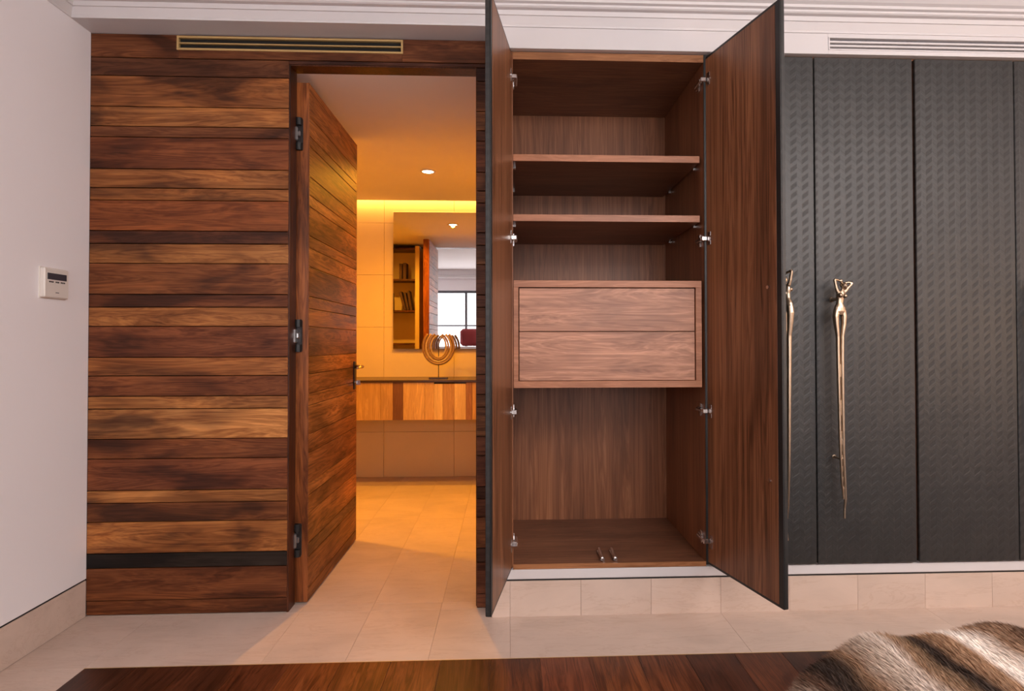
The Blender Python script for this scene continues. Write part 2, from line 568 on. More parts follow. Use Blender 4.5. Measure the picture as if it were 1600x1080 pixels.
# bathroom shell
BX0, BX1 = -1.72, 0.0
fw = empty('wall_far', kind='structure')
box('wall_core', BX0 - .1, BX1 + .1, 2.515, 2.6, 0, 2.62, M_GROUT, fw)
zj = [0, 0.39, 0.84, 1.29, 1.74, 2.19, 2.62]
xj = [BX0, -1.67 + .6, -0.47, BX1]
for x0, x1 in zip(xj[:-1], xj[1:]):
    for z0, z1 in zip(zj[:-1], zj[1:]):
        box('tile', x0 + .001, x1 - .001, 2.5, 2.52, z0 + .001, z1 - .001, M_BATH, fw, .001)
tag(box('wall_far_left', BX0 - .1, BX0, 0.08, 2.5, 0, 2.62, M_BATH), kind='structure')
tag(box('wall_far_right', 0.0, 0.0 + .02, 0.62, 2.5, 0, 2.62, M_BATH), kind='structure')
tag(box('wall_near_left', BX0, JX0 - .01, 0.080, 0.095, 0.0, 2.35, M_BATH), kind='structure')
cb = empty('ceiling_bathroom', kind='structure')
box('ceiling_board', BX0, BX1, 0.080, 2.40, 2.362, 2.38, M_CEIL, cb)
box('cove_roof', BX0, BX1, 2.30, 2.5, 2.50, 2.52, M_CEIL, cb)
box('cove_side', BX0, BX1, 2.28, 2.30, 2.37, 2.52, M_CEIL, cb)

# ------------------------------------------------------------------ plinth under the wardrobes
pl = empty('baseboard_front', kind='structure')
box('plinth_core', -0.07, XR, YW + .014, -0.002, 0, 0.148, M_GROUT, pl)
px_ = [-0.07, 0.006] + [round(0.006 + .3 * k, 3) for k in range(1, 14)] + [XR]
for x0, x1 in zip(px_[:-1], px_[1:]):
    if x1 - x0 > .05:
        box('tile', x0 + g, x1 - g, YW, YW + .012, 0.0, 0.150, M_STONE, pl, .0006)
box('black_gap', -0.07, XR, YW + .003, YW + .02, 0.150, 0.1575, M_BLACK, pl)
box('white_rail', -0.07, XR, YW - .001, YW + .02, 0.1575, 0.198, M_WHITE, pl, .002)
box('white_ledge', -0.07, XR, YW + .012, YW + .1, 0.150, 0.206, M_WHITE, pl)

# ------------------------------------------------------------------ door_1: thick plank door standing open into the bathroom
DH = (-0.958, 0.086, 0.0)
d1 = empty('door_1', DH, kind='structure')
DT, DW, DZ0, DZ1 = 0.067, 0.822, 0.006, 2.325
box('door_core', 0.012, DT - .012, 0.004, DW - .004, DZ0, DZ1, M_DEDGE, d1)
box('door_edge', 0.001, DT - .001, 0.0, 0.012, DZ0, DZ1, M_DEDGE, d1, .001)
box('door_edge', 0.001, DT - .001, DW - .012, DW, DZ0, DZ1, M_DEDGE, d1, .001)
M_PLANKY = wood('reclaimed_door_planks', 'Y', None, stain=0.75, rough=0.48, spec=0.2)
for i, (zt, zb) in enumerate(zip(SEAMS[2:-1], SEAMS[3:])):
    zt = DZ1 if i == 0 else zt
    zb = max(zb, DZ0)
    c = TONES[i + 2]
    c = tuple(0.6 * a + 0.4 * b for a, b in zip(c, (0.50, 0.21, 0.07)))  # orange of the bathroom light mixed into the door plank colours
    for x0, x1 in ((DT - .013, DT), (0.0, 0.013)):
        bm = bmesh.new()
        bx(bm, x0, x1, 0.0015, DW - .0015, zb + .0014, zt - .0014, .0016)
        obj('plank', bm, M_PLANKY, d1, c)
# concealed hinges in the door edge
for hz in (2.090, 1.188, 0.282):
    bm = bmesh.new()
    bx(bm, 0.004, 0.040, -0.004, 0.004, hz - .070, hz + .070, .003)
    h = obj('hinge', bm, M_DARKMET, d1)
    tag(h, label='black concealed hinge with steel link')
    bm = bmesh.new()
    tube(bm, [(0.022, -0.005, hz - .072), (0.022, -0.005, hz - .040)], 0.016, 16)
    tube(bm, [(0.022, -0.005, hz + .040), (0.022, -0.005, hz + .072)], 0.016, 16)
    obj('hinge_cup', bm, M_BLACK, h)
    bm = bmesh.new()
    bx(bm, -0.002, 0.022, -0.024, -0.002, hz - .034, hz + .032, .005)
    bx(bm, 0.010, 0.032, -0.016, -0.002, hz - .012, hz + .014, .004)
    obj('hinge_link', bm, M_CHROME if 1 < hz < 2 else M_STEEL, h)
# lever handles, one on each face, with keyhole plate
for sgn, xf in ((1, DT), (-1, 0.0)):
    bm = bmesh.new()
    ly, lz = DW - .055, 1.018
    bx(bm, *(sorted((xf, xf + sgn * .007))), ly - .018, ly + .018, lz - .13, lz + .03, .002)
    hp = obj('handle_plate', bm, M_DARKMET, d1)
    bm = bmesh.new()
    tube(bm, [(xf + sgn * .004, ly, lz), (xf + sgn * .048, ly, lz)], 0.010, 12)
    tube(bm, [(xf + sgn * .046, ly + .008, lz), (xf + sgn * .048, ly - .04, lz), (xf + sgn * .046, ly - .12, lz - .003)],
         [(.009, .009), (.010, .007), (.008, .006)], 10)
    obj('handle', bm, M_BRONZE, hp, smooth=True)
    bm = bmesh.new()
    tube(bm, [(xf + sgn * .006, ly, lz - .09), (xf + sgn * .016, ly, lz - .09)], 0.009, 12)
    bx(bm, *(sorted((xf + sgn * .014, xf + sgn * .035))), ly - .0015, ly + .0015, lz - .105, lz - .078)
    obj('key', bm, M_CHROME, hp)
bm = bmesh.new()
bx(bm, 0.02, DT - .02, DW, DW + .003, 0.93, 1.10, .001)
obj('latch_plate', bm, M_CHROME, d1)

# ------------------------------------------------------------------ wardrobes
FIG = {}


def figure_handle_mesh():
    """slender standing woman, arms lifted to the head, legs drawn out into a long double rod; origin at the waist, faces -y"""
    bm = bmesh.new()
    # torso: hips, waist, chest, shoulders
    tube(bm, [(-.001, 0, -0.050), (-.001, 0, -0.034), (0, 0, -0.018), (0, 0, 0.0), (0.002, 0, 0.014), (0.004, 0, 0.028), (0.006, 0, 0.042),
              (0.007, 0, 0.052)],
         [(.018, .012), (.0275, .016), (.0245, .015), (.0145, .0105), (.0155, .011), (.020, .0125), (.0195, .0105), (.010, .008)], 14)
    ball(bm, (-0.0045, -0.0125, 0.032), 0.0088)
    ball(bm, (0.0155, -0.0125, 0.029), 0.0088)
    # neck and bowed head with hair
    tube(bm, [(0.007, 0, 0.048), (0.013, -.002, 0.062)], [.0062, .0056], 10)
    ball(bm, (0.0175, -0.004, 0.070), 0.0135, (0.88, 0.95, 1.12))
    ball(bm, (0.0165, 0.005, 0.076), 0.0135, (1, 0.9, 1))
    ball(bm, (0.006, 0.003, 0.094), 0.0075)
    ball(bm, (0.0165, -0.0165, 0.068), 0.0032)
    # raised arms, elbows out, hands behind the head
    tube(bm, [(-0.009, 0, 0.046), (-0.016, -.001, 0.064), (-0.0235, -.002, 0.099)], [.0078, .0064, .0056], 9)
    tube(bm, [(-0.0235, -.002, 0.099), (-0.010, 0.0, 0.097), (0.006, 0.003, 0.091)], [.0056, .0048, .0040], 9)
    tube(bm, [(0.020, 0, 0.046), (0.034, -.001, 0.064), (0.053, -.002, 0.083)], [.0078, .0062, .0054], 9)
    tube(bm, [(0.053, -.002, 0.083), (0.038, 0, 0.087), (0.020, 0.003, 0.084)], [.0054, .0048, .0040], 9)
    # legs
    tube(bm, [(-0.0150, 0, -0.030), (-0.0190, 0, -0.055), (-0.0165, 0, -0.090), (-0.0110, 0, -0.140), (-0.0100, 0, -0.24), (-0.0075, 0, -0.40),
              (-0.0040, 0, -0.62), (0.0020, 0, -0.76), (0.0080, 0, -0.82)],
         [(.0125, .013), (.0128, .014), (.0105, .012), (.0078, .009), (.0072, .008), (.0064, .007), (.0056, .006), (.0045, .005), (.003, .004)], 12)
    tube(bm, [(0.0130, 0, -0.030), (0.0160, 0, -0.055), (0.0150, 0, -0.090), (0.0085, 0, -0.140), (0.0075, 0, -0.24), (0.0085, 0, -0.40),
              (0.0100, 0, -0.62), (0.0150, 0, -0.76), (0.0165, 0, -0.82), (0.0120, 0, -0.86), (0.0100, -.002, -0.90)],
         [(.0125, .013), (.0128, .014), (.0105, .012), (.0078, .009), (.0072, .008), (.0066, .007), (.0060, .006), (.0056, .0056),
          (.0058, .0056), (.0044, .005), (.0046, .0055)], 12)
    # two stand-offs to the door
    tube(bm, [(0.0, 0.004, 0.018), (0.0, 0.064, 0.018)], .0075, 12)
    tube(bm, [(0.004, 0.002, -0.655), (0.004, 0.064, -0.655)], .0050, 12)
    tube(bm, [(0.0, 0.058, 0.018), (0.0, 0.064, 0.018)], .011, 14)
    tube(bm, [(0.004, 0.059, -0.655), (0.004, 0.064, -0.655)], .009, 14)
    me = bpy.data.meshes.new('handle')
    bm.to_mesh(me)
    bm.free()
    o = bpy.data.objects.new('handle_source', me)
    COL.objects.link(o)
    rm = o.modifiers.new('r', 'REMESH')
    rm.mode = 'VOXEL'
    rm.voxel_size = 0.0016
    sm = o.modifiers.new('s', 'SMOOTH')
    sm.factor = 0.5
    sm.iterations = 2
    dg = bpy.context.evaluated_depsgraph_get()
    m2 = bpy.data.meshes.new_from_object(o.evaluated_get(dg))
    m2.name = 'handle'
    for p in m2.polygons:
        p.use_smooth = True
    m2.materials.clear()
    m2.materials.append(M_BRONZE)
    bpy.data.objects.remove(o)
    return m2


HANDLE = figure_handle_mesh()
HZ = 1.320     # waist height of the figure handles
DT2 = 0.020    # leaf thickness
Z0D, Z1D = 0.2085, 2.389


def leaf(name, parent, hinge, side, width, angle, handle=False, off=(0, 0, 0)):
    """side +1: leaf runs to +x of its hinge; -1: to -x. local y=0 inner face, -DT2 outer face"""
    root = empty(name, (hinge[0] - off[0], hinge[1] - off[1], 0), parent)
    root.rotation_euler = (0, 0, angle)
    a, b_ = (0.0, width) if side > 0 else (-width, 0.0)
    bm = bmesh.new()
    bx(bm, a + .001, b_ - .001, -DT2, -0.0025, Z0D, Z1D, .0025)
    lp = obj('leather_panel', bm, M_LEATHER, root)
    # black lipping round the inner face, wider at the closing edge
    bw = 0.026
    fa_, fb = (width - bw, width) if side > 0 else (-width, -width + bw)
    bm = bmesh.new()
    bx(bm, fa_ + (.001 if side > 0 else .0012), fb - .0012, -.0025, 0.0012, Z0D + .001, Z1D - .001, .0005)
    ha, hb = (a + .001, fa_) if side > 0 else (fb, b_ - .001)
    bx(bm, ha, hb, -.0025, 0.001, Z0D + .001, Z0D + .011)
    bx(bm, ha, hb, -.0025, 0.001, Z1D - .011, Z1D - .001)
    obj('edge_lipping', bm, M_BLACK, root)
    bm = bmesh.new()
    bx(bm, ha, hb, -.0025, 0.002, Z0D + .011, Z1D - .011, .0004)
    vp = obj('veneer_panel', bm, M_WALV, root)
    if handle:
        hx = side * (width - 0.070)
        ho = bpy.data.objects.new('handle', HANDLE)
        COL.objects.link(ho)
        ho.parent = root
        ho.location = (hx, -DT2 - .062, HZ)
        tag(ho, label='pale bronze pull handle shaped as a slender figure with raised arms')
    return root


def cup_hinge(root, side, z):
    """parts of the cup hinge that sit on the leaf"""
    bm = bmesh.new()
    x = side * 0.024
    tube(bm, [(x, 0.0, z), (x, 0.006, z)], 0.014, 16)
    bx(bm, x - .010, x + .010, 0.001, 0.004, z - .028, z + .028, .0008)
    obj('hinge_cup', bm, M_CHROME, root)


# --- open wardrobe
OX0, OX1 = 0.002, 0.861
ow = empty('wardrobe', (0.43, 0.2, 0.2), label='open walnut wardrobe with two doors swung wide, shelves and a drawer box', cat='wardrobe',
           group='row of wardrobes along the wall')
OF = (0.43, 0.2, 0.2)
IX0, IX1, YBK, ZB, ZT = 0.020, 0.843, 0.534, 0.219, 2.366
box('side_panel', OX0, IX0, YW, YBK + .02, 0.207, 2.399, M_WALI, ow, .0006, off=OF)
box('side_panel', IX1, OX1, YW + .004, YBK + .02, 0.207, 2.399, M_WALI, ow, .0006, off=OF)
box('back_panel', IX0, IX1, YBK, YBK + .02, 0.207, 2.399, M_WALI, ow, off=OF)
box('top_panel', IX0, IX1, YW + .002, YBK, ZT, 2.399, M_WALH, ow, .0006, off=OF)
box('base_panel', IX0, IX1, YW + .006, YBK, 0.200, ZB, M_WALH, ow, .0006, off=OF)
box('front_lipping', IX0, IX1, YW - .002, YW + .006, 0.200, ZB + .001, M_LIP, ow, .0006, off=OF)
box('front_lipping', IX0, IX1, YW - .002, YW + .002, ZT - .001, 2.397, M_LIP, ow, .0006, off=OF)
for zt in (1.965, 1.706):
    sh = box('shelf', IX0 + .001, IX1 - .012, YW + .022, YBK - .002, zt - .028, zt, M_WALH, ow, .0008, off=OF)
    box('shelf_lipping', IX0 + .001, IX1 - .012, YW + .020, YW + .0225, zt - .0285, zt + .0005, M_FRAME, sh, .0005, off=OF)
    for xp in (IX0, IX1 - .013):
        for yp in (0.02, 0.42):
            box('shelf_pin', xp, xp + .013, yp, yp + .02, zt - .036, zt - .028, M_CHROME, sh, off=OF)
box('edge_gap_strip', IX1 + .0005, OX1 + .012, YW - .004, YW + .004, 0.207, 2.397, M_BLACK, ow, off=OF)  # black strip put in for the shaded gap between carcass and door
# drawer box
DX0, DX1, DZb, DZt, DY = 0.022, 0.832, 0.963, 1.421, YW + .004
dc = box('drawer_box', DX0 + .02, DX1 - .02, DY + .022, 0.50, DZb + .028, DZt - .028, M_VOID, ow, off=OF)
box('drawer_frame', DX0, DX1, DY, 0.50, DZt - .029, DZt, M_FRAME, dc, .0008, off=OF)
box('drawer_frame', DX0, DX1, DY, 0.50, DZb, DZb + .029, M_FRAME, dc, .0008, off=OF)
box('drawer_frame', DX0, DX0 + .021, DY, 0.50, DZb + .029, DZt - .029, M_FRAME, dc, .0008, off=OF)
box('drawer_frame', DX1 - .026, DX1, DY, 0.50, DZb + .029, DZt - .029, M_FRAME, dc, .0008, off=OF)
for z0, z1 in ((DZb + .031, 1.2015), (1.2045, DZt - .033)):
    bm = bmesh.new()
    bx(bm, DX0 + .0245 - OF[0], DX1 - .0300 - OF[0], DY + .004 - OF[1], DY + .022 - OF[1], z0 - OF[2], z1 - OF[2], .001)
    obj('drawer', bm, M_DRAW, ow)
# doors
phiR = math.pi - math.atan2(0.438, 0.120) + 0.0
phiR = math.atan2(0.438, -0.120)
phiL = math.atan2(-0.445, -0.076)
dl = leaf('door', ow, (0.015, YW), +1, 0.451, phiL, False, OF)
dr = leaf('door', ow, (0.853, YW), -1, 0.454, phiR, True, OF)
for r_ in (dl, dr):
    r_.location.z = -OF[2]
for z in (2.285, 1.600, 0.863, 0.310):
    cup_hinge(dl, +1, z)
    cup_hinge(dr, -1, z)
    for xw, sg in ((IX1, -1), (IX0, 1)):
        bm = bmesh.new()
        xo, yo, zo = xw - OF[0], -OF[1], z - OF[2]
        a, b_ = sorted((xo, xo + sg * .006))
        bx(bm, a, b_, YW + .015 + yo, YW + .085 + yo, zo - .010, zo + .010, .001)
        bx(bm, a, b_, YW + .040 + yo, YW + .058 + yo, zo - .027, zo + .027, .001)
        a, b_ = sorted((xo + sg * .004, xo + sg * .019))
        bx(bm, a, b_, YW - .010 + yo, YW + .070 + yo, zo - .007, zo + .007, .003)
        a, b_ = sorted((xo - sg * .006, xo + sg * .017))
        bx(bm, a, b_, YW - .020 + yo, YW - .004 + yo, zo - .010, zo + .010, .003)
        obj('hinge_arm', bm, M_CHROME, ow)
for z in (1.358, 0.650):
    bm = bmesh.new()
    tube(bm, [(-0.385, 0.001, z), (-0.385, 0.007, z)], 0.007, 12)
    obj('catch_button', bm, M_CHROME, dr)
bm = bmesh.new()
# push latches on the floor of the open wardrobe
for xl in (0.402, 0.4575):
    bm = bmesh.new()
    tube(bm, [(xl - OF[0], YW + .020 - OF[1], ZB + .011 - OF[2]), (xl - OF[0], YW + .062 - OF[1], ZB + .010 - OF[2]),
              (xl + .005 - OF[0], YW + .150 - OF[1], ZB + .009 - OF[2])], [.0085, .0078, .0065], 14)
    tube(bm, [(xl - OF[0], YW + .010 - OF[1], ZB + .011 - OF[2]), (xl - OF[0], YW + .024 - OF[1], ZB + .011 - OF[2])], .0055, 12)
    bx(bm, xl - .007 - OF[0], xl + .007 - OF[0], YW + .03 - OF[1], YW + .14 - OF[1], ZB - OF[2], ZB + .006 - OF[2])
    obj('push_latch', bm, M_CHROME, ow, smooth=False)

# --- closed wardrobes


def closed_unit(x0, xm, x1, label):
    c = ((x0 + x1) / 2, 0.2, 0.2)
    u = empty('wardrobe', c, label=label, cat='wardrobe', group='row of wardrobes along the wall')
    box('side_panel', x0 + .001, x0 + .019, YW + .004, .55, 0.207, 2.399, M_WALI, u, off=c)
    box('side_panel', x1 - .019, x1 - .001, YW + .004, .55, 0.207, 2.399, M_WALI, u, off=c)
    box('back_panel', x0 + .019, x1 - .019, .534, .55, 0.207, 2.399, M_WALI, u, off=c)
    box('top_panel', x0 + .019, x1 - .019, YW + .004, .534, 2.366, 2.399, M_LIP, u, off=c)
    box('base_panel', x0 + .019, x1 - .019, YW + .004, .534, 0.207, 0.225, M_WALI, u, off=c)
    a = leaf('door', u, (x0 + .003, YW), +1, xm - x0 - .0045, 0, False, c)
    b_ = leaf('door', u, (x1 - .007, YW), -1, x1 - .007 - xm - .0005, 0, True, c)
    a.location.z = b_.location.z = -0.2
    return u


closed_unit(0.863, 1.320, 1.765, 'closed black woven-leather wardrobe directly right of the open one, bronze handle whole in view')
closed_unit(1.765, 2.216, 2.668, 'closed black woven-leather wardrobe at the right edge, its left door plain without a handle')
closed_unit(2.668, 3.12, 3.57, 'closed black woven-leather wardrobe farthest from the open one, third along the row')

# ------------------------------------------------------------------ vents
v = empty('air_vent', ((VX0 + VX1) / 2, 0, (VZ0 + VZ1) / 2), label='long brass framed slot vent in the plank wall above the doorway', cat='vent')
VO = tuple(v.location)
f = .0085
box('vent_backing', VX0 + .005, VX1 - .005, 0.012, 0.022, VZ0 + .005, VZ1 - .005, M_VOID, v, off=VO)
box('frame', VX0, VX1, -.006, .010, VZ1 - f, VZ1, M_BRASS, v, .001, off=VO)
box('frame', VX0, VX1, -.006, .010, VZ0, VZ0 + f, M_BRASS, v, .001, off=VO)
box('frame', VX0, VX0 + f, -.006, .010, VZ0 + f, VZ1 - f, M_BRASS, v, .001, off=VO)
box('frame', VX1 - f, VX1, -.006, .010, VZ0 + f, VZ1 - f, M_BRASS, v, .001, off=VO)
box('slat', VX0 + f, VX1 - f, -.003, .010, 2.4475, 2.4525, M_BRASS, v, .0008, off=VO)
v = empty('air_vent', ((GX0 + GX1) / 2, -.114, (GZ0 + GZ1) / 2), label='white slotted ceiling vent above the closed black wardrobe doors', cat='vent')
VO = tuple(v.location)
box('vent_backing', GX0 + .003, GX1 - .003, -.100, -.092, GZ0 + .001, GZ1 - .001, M_GREY, v, off=VO)
for z0, z1 in ((GZ0, GZ0 + .006), (GZ1 - .005, GZ1)):
    box('frame', GX0, GX1, -.117, -.098, z0, z1, M_WHITE, v, .0008, off=VO)
for x0 in (GX0, GX1 - .006):
    box('frame', x0, x0 + .006, -.117, -.098, GZ0 + .006, GZ1 - .005, M_WHITE, v, .0008, off=VO)
for zc in (2.4345, 2.4515):
    box('slat', GX0 + .006, GX1 - .006, -.115, -.100, zc - .0042, zc + .0042, M_WHITE, v, .0008, off=VO)

# ------------------------------------------------------------------ thermostat on the left wall
t = empty('thermostat', (XL, -0.2, 1.39), label='small cream wall thermostat with dark display on the left wall', cat='thermostat')
TO = (XL, -0.2, 1.39)
box('housing', XL, XL + .020, -0.262, -0.138, 1.333, 1.447, M_PLASTIC, t, .004, off=TO)
box('back_plate', XL, XL + .004, -0.266, -0.134, 1.329, 1.451, M_PLASTIC, t, .001, off=TO)
box('display', XL + .0198, XL + .0212, -0.248, -0.152, 1.403, 1.428, M_SCREEN, t, .0004, off=TO)


def text_mesh(name, s, size, mat, parent, loc, rot):
    cu = bpy.data.curves.new(name, 'FONT')
    cu.body = s
    cu.size = size
    cu.extrude = 0.0003
    cu.align_x = 'CENTER'
    o = bpy.data.objects.new(name, cu)
    COL.objects.link(o)
    dg = bpy.context.evaluated_depsgraph_get()
    me = bpy.data.meshes.new_from_object(o.evaluated_get(dg))
    bpy.data.objects.remove(o)
    me.materials.clear()
    me.materials.append(mat)
    o = bpy.data.objects.new(name, me)
    COL.objects.link(o)
    o.parent = parent
    o.location = loc
    o.rotation_euler = rot
    return o


bm = bmesh.new()
for y0, w in ((-.240, .006), (-.232, .005), (-.225, .007), (-.208, .006), (-.200, .010), (-.182, .006), (-.174, .006), (-.166, .006)):
    bx(bm, .0198, .0206, y0 + .2, y0 + .2 + w, .0015, .0075)
obj('button_marks', bm, M_PRINT, t)
bm = bmesh.new()
for y0 in (-.207, -.201, -.195):
    bx(bm, .0198, .0205, y0 + .2, y0 + .2045, -.0385, -.0345)
obj('maker_mark', bm, M_GREY, t)

# ------------------------------------------------------------------ bathroom fittings
# vanity drawer unit hung on the far wall
VY0 = 2.05
va = empty('vanity_unit', (-0.7, 2.27, 0.55), label='floating vanity with upright striped wooden front and thin dark top in the bathroom', cat='vanity')
VO = (-0.7, 2.27, 0.55)
box('countertop', -1.50, -0.03, VY0 - .008, 2.499, 0.845, 0.862, M_DARKTOP, va, .001, off=VO)
box('cabinet_body', -1.48, -0.05, VY0 + .02, 2.499, 0.548, 0.845, M_JAMB, va, off=VO)
st = [(-1.48, -1.20, 3), (-1.20, -1.00, 2), (-1.00, -0.905, 2), (-0.905, -0.825, 0), (-0.825, -0.655, 3), (-0.655, -0.585, 3), (-0.585, -0.515, 4),
      (-0.515, -0.425, 2), (-0.425, -0.335, 4), (-0.335, -0.285, 1), (-0.285, -0.205, 2), (-0.205, -0.12, 3), (-0.12, -0.05, 1)]
SC = [(0.20, 0.09, 0.03), (0.36, 0.18, 0.07), (0.56, 0.34, 0.12), (0.70, 0.46, 0.17), (0.82, 0.60, 0.26)]
for x0, x1, c in st:
    zt_ = 0.832 if -.60 < x0 < -.42 else 0.843
    box('stave', x0 + .0006, x1 - .0006, VY0, VY0 + .02, 0.549, zt_, M_PLANKV, va, .001, SC[c], off=VO)
box('finger_slot', -0.585, -0.425, VY0 + .002, VY0 + .018, 0.832, 0.844, M_VOID, va, off=VO)
# mirror
mi = empty('wall_mirror', (-0.55, 2.49, 1.69), label='large frameless bathroom mirror hanging above the striped vanity', cat='mirror')
MO = (-0.55, 2.49, 1.69)
box('mirror_back', -0.985, -0.105, 2.478, 2.4995, 1.104, 2.278, M_GREY, mi, off=MO)
box('mirror_glass', -0.989, -0.101, 2.472, 2.478, 1.100, 2.282, M_MIRROR, mi, .0025, off=MO)
# ceiling downlights: one seen, one added out of view as extra light
for i, (lx, ly) in enumerate(((-0.564, 1.55), (-1.30, 1.10))):
    dn = empty('ceiling_downlight', (lx, ly, 2.362),
               label=('lit recessed round downlight in the bathroom ceiling, the one seen through the doorway' if i == 0 else
                      'added unseen bathroom downlight behind the open plank door, for extra light'), cat='downlight')
    bm = bmesh.new()
    n_ = 28
    prof = [(0.040, 0.0), (0.056, -0.001), (0.055, -0.004), (0.041, -0.006), (0.038, 0.0)]
    ring = [[bm.verts.new((r * math.cos(2 * math.pi * k / n_), r * math.sin(2 * math.pi * k / n_), z)) for k in range(n_)] for r, z in prof]
    for a, b_ in zip(ring[:-1], ring[1:]):
        for k in range(n_):
            bm.faces.new((a[k], a[(k + 1) % n_], b_[(k + 1) % n_], b_[k]))
    obj('trim_ring', bm, M_WHITE, dn, smooth=True)
    bm = bmesh.new()
    bmesh.ops.create_cone(bm, cap_ends=True, segments=24, radius1=.037, radius2=.039, depth=.004,
                          matrix=Matrix.Translation((0, 0, -.002)))
    obj('lamp_lens', bm, M_LAMP, dn)

# necklace ornament on its stand
no = empty('shell_necklace_stand', (-0.569, 2.22, 0.862), label='tribal shell collar necklace on a dark stand upon the vanity top', cat='ornament')
bm = bmesh.new()
bx(bm, -.075, .075, -.035, .035, 0, .012, .002)
obj('stand_base', bm, M_DARKTOP, no)
bm = bmesh.new()
tube(bm, [(0, 0, .01), (0, 0, .15), (0, .012, .33)], .0035, 8)
obj('stand_rod', bm, M_DARKMET, no)
rows = [(0.062, 0.090, 0.012), (0.080, 0.106, 0.013), (0.101, 0.124, 0.016), (0.124, 0.142, 0.017)]
cz = 0.262
for ri, (ax, az, r) in enumerate(rows):
    bm = bmesh.new()
    path = []
    te = math.asin(min(0.955, 0.098 / az))
    for k in range(61):
        th = -math.pi - te + (math.pi + 2 * te) * k / 60
        zz = math.sin(th)
        wx = ax * (1.0 if zz < 0 else 1 - 0.06 * zz)
        path.append(Vector((wx * math.cos(th), -.003 * (ri % 2), cz + az * zz)))
    tube(bm, path, [(r * .55, r * .55)] * len(path), 7)
    n_b = 46 + ri * 8
    for k in range(n_b):
        fpos = k / (n_b - 1) * 60
        i0 = min(59, int(fpos))
        p = path[i0].lerp(path[i0 + 1], fpos - i0)
        d = (path[i0 + 1] - path[i0]).normalized()
        out = Vector((d.z, 0, -d.x))
        q = Matrix(((out.x, d.x, 0, p.x), (0, 0, 1, p.y - .003), (out.z, d.z, 0, p.z), (0, 0, 0, 1)))
        mm = q @ Matrix.Diagonal((r * 1.0, .0036, .0055, 1))
        bmesh.ops.create_icosphere(bm, subdivisions=1, radius=1, matrix=mm)
    bmesh.ops.recalc_face_normals(bm, faces=bm.faces[:])
    m_ = (plain('shell_gold', (0.42, 0.30, 0.16), .35, .2, noise_amt=.3, nscale=120) if ri % 2 == 0 else M_SHELL)
    tag(obj('shell_row', bm, m_, no, smooth=True), kind='stuff')

# shelf tower with books on the near bathroom wall, seen only in the mirror
sh = empty('wall_shelf', (-1.3, 0.2, 1.0), label='amber lit shelf niche holding dark books, visible in the bathroom mirror', cat='shelf')
SO = (-1.3, 0.2, 1.0)
box('side_panel', -1.66, -1.64, 0.096, 0.40, 0.2, 2.33, M_BATH, sh, off=SO)
box('side_panel', -1.13, -1.08, 0.096, 0.40, 0.2, 2.33, M_BATH, sh, off=SO)
for z in (0.2, 0.75, 1.15, 1.55, 1.93, 2.31):
    box('shelf_board', -1.64, -1.13, 0.096, 0.39, z - .02, z, M_JAMB, sh, off=SO)
bk = [(1.55, -1.20, .030, .24, 9), (1.55, -1.235, .028, .22, 12), (1.55, -1.275, .032, .23, 15), (1.93, -1.285, .04, .20, 0), (1.93, -1.33, .035, .19, 0),
      (1.55, -1.45, .03, .22, 0)]
bl_lab = ['dark book leaning right on the middle shelf, rightmost in the mirror view', 'dark leaning book second in the row on the middle shelf',
          'dark leaning book third in the row on the middle shelf', 'dark upright book on the upper shelf of the mirrored niche',
          'thin upright book beside another on the upper shelf of the mirrored niche', 'upright book standing apart at the far end of the middle shelf']
for (z, x, w, h, an), lb in zip(bk, bl_lab):
    bm = bmesh.new()
    bx(bm, 0, w, 0, .16, 0, h, .002)
    b0 = obj('book', bm, M_BOOK, None, loc=(x, 0.20, z + .001 + math.sin(math.radians(an)) * 0.0))
    b0.rotation_euler = (0, -math.radians(an), 0)
    b0.location.z = z + .0005 + (0.0 if an == 0 else 0.0)
    tag(b0, label=lb, cat='book', group='dark books on the bathroom shelf')
    bm = bmesh.new()
    bx(bm, .003, w - .003, -.001, .002, .004, h - .004)
    obj('pages', bm, M_PLASTIC, b0)

# ------------------------------------------------------------------ bed corner with the fur throw
BXL, BYF = 0.478, -1.300
bd = empty('bed', (1.7, -2.3, 0), label='low bed under the striped fur throw, only its covered corner in view', cat='bed')
BO = (1.7, -2.3, 0)
box('mattress', BXL + .17, 2.6, -3.45, BYF - .17, 0.24, 0.485, M_BED, bd, .03, off=BO)
box('bed_base', BXL + .2, 2.55, -3.4, BYF - .2, 0.0, 0.24, M_DARKTOP, bd, .01, off=BO)


def sdf_in(x, y, r=0.32):
    """distance inside the rounded bed outline (corner at BXL, BYF)"""
    dx, dy = x - BXL, BYF - y
    if dx < r and dy < r:
        return r - math.hypot(r - dx, r - dy)
    return min(dx, dy)


def top_z(x, y):
    w = 0.007 * math.sin(26 * x + 3.0 * y - 1.2) + 0.004 * math.sin(47 * x - 7 * y + 1.0)
    w += 0.006 * noise.noise(Vector((x * 4.2, y * 4.2, 0.3))) + 0.085 * (min(x, 0.95) - 0.84)
    return 0.560 + w


def stripe(x, y):
    # bands cross the bed; c runs across them
    c = x + 0.04 * (y + 1.4)
    c += 0.035 * noise.noise(Vector((x * 5, y * 5, 2.1))) + 0.018 * noise.noise(Vector((x * 16, y * 16, 5.1)))
    return c


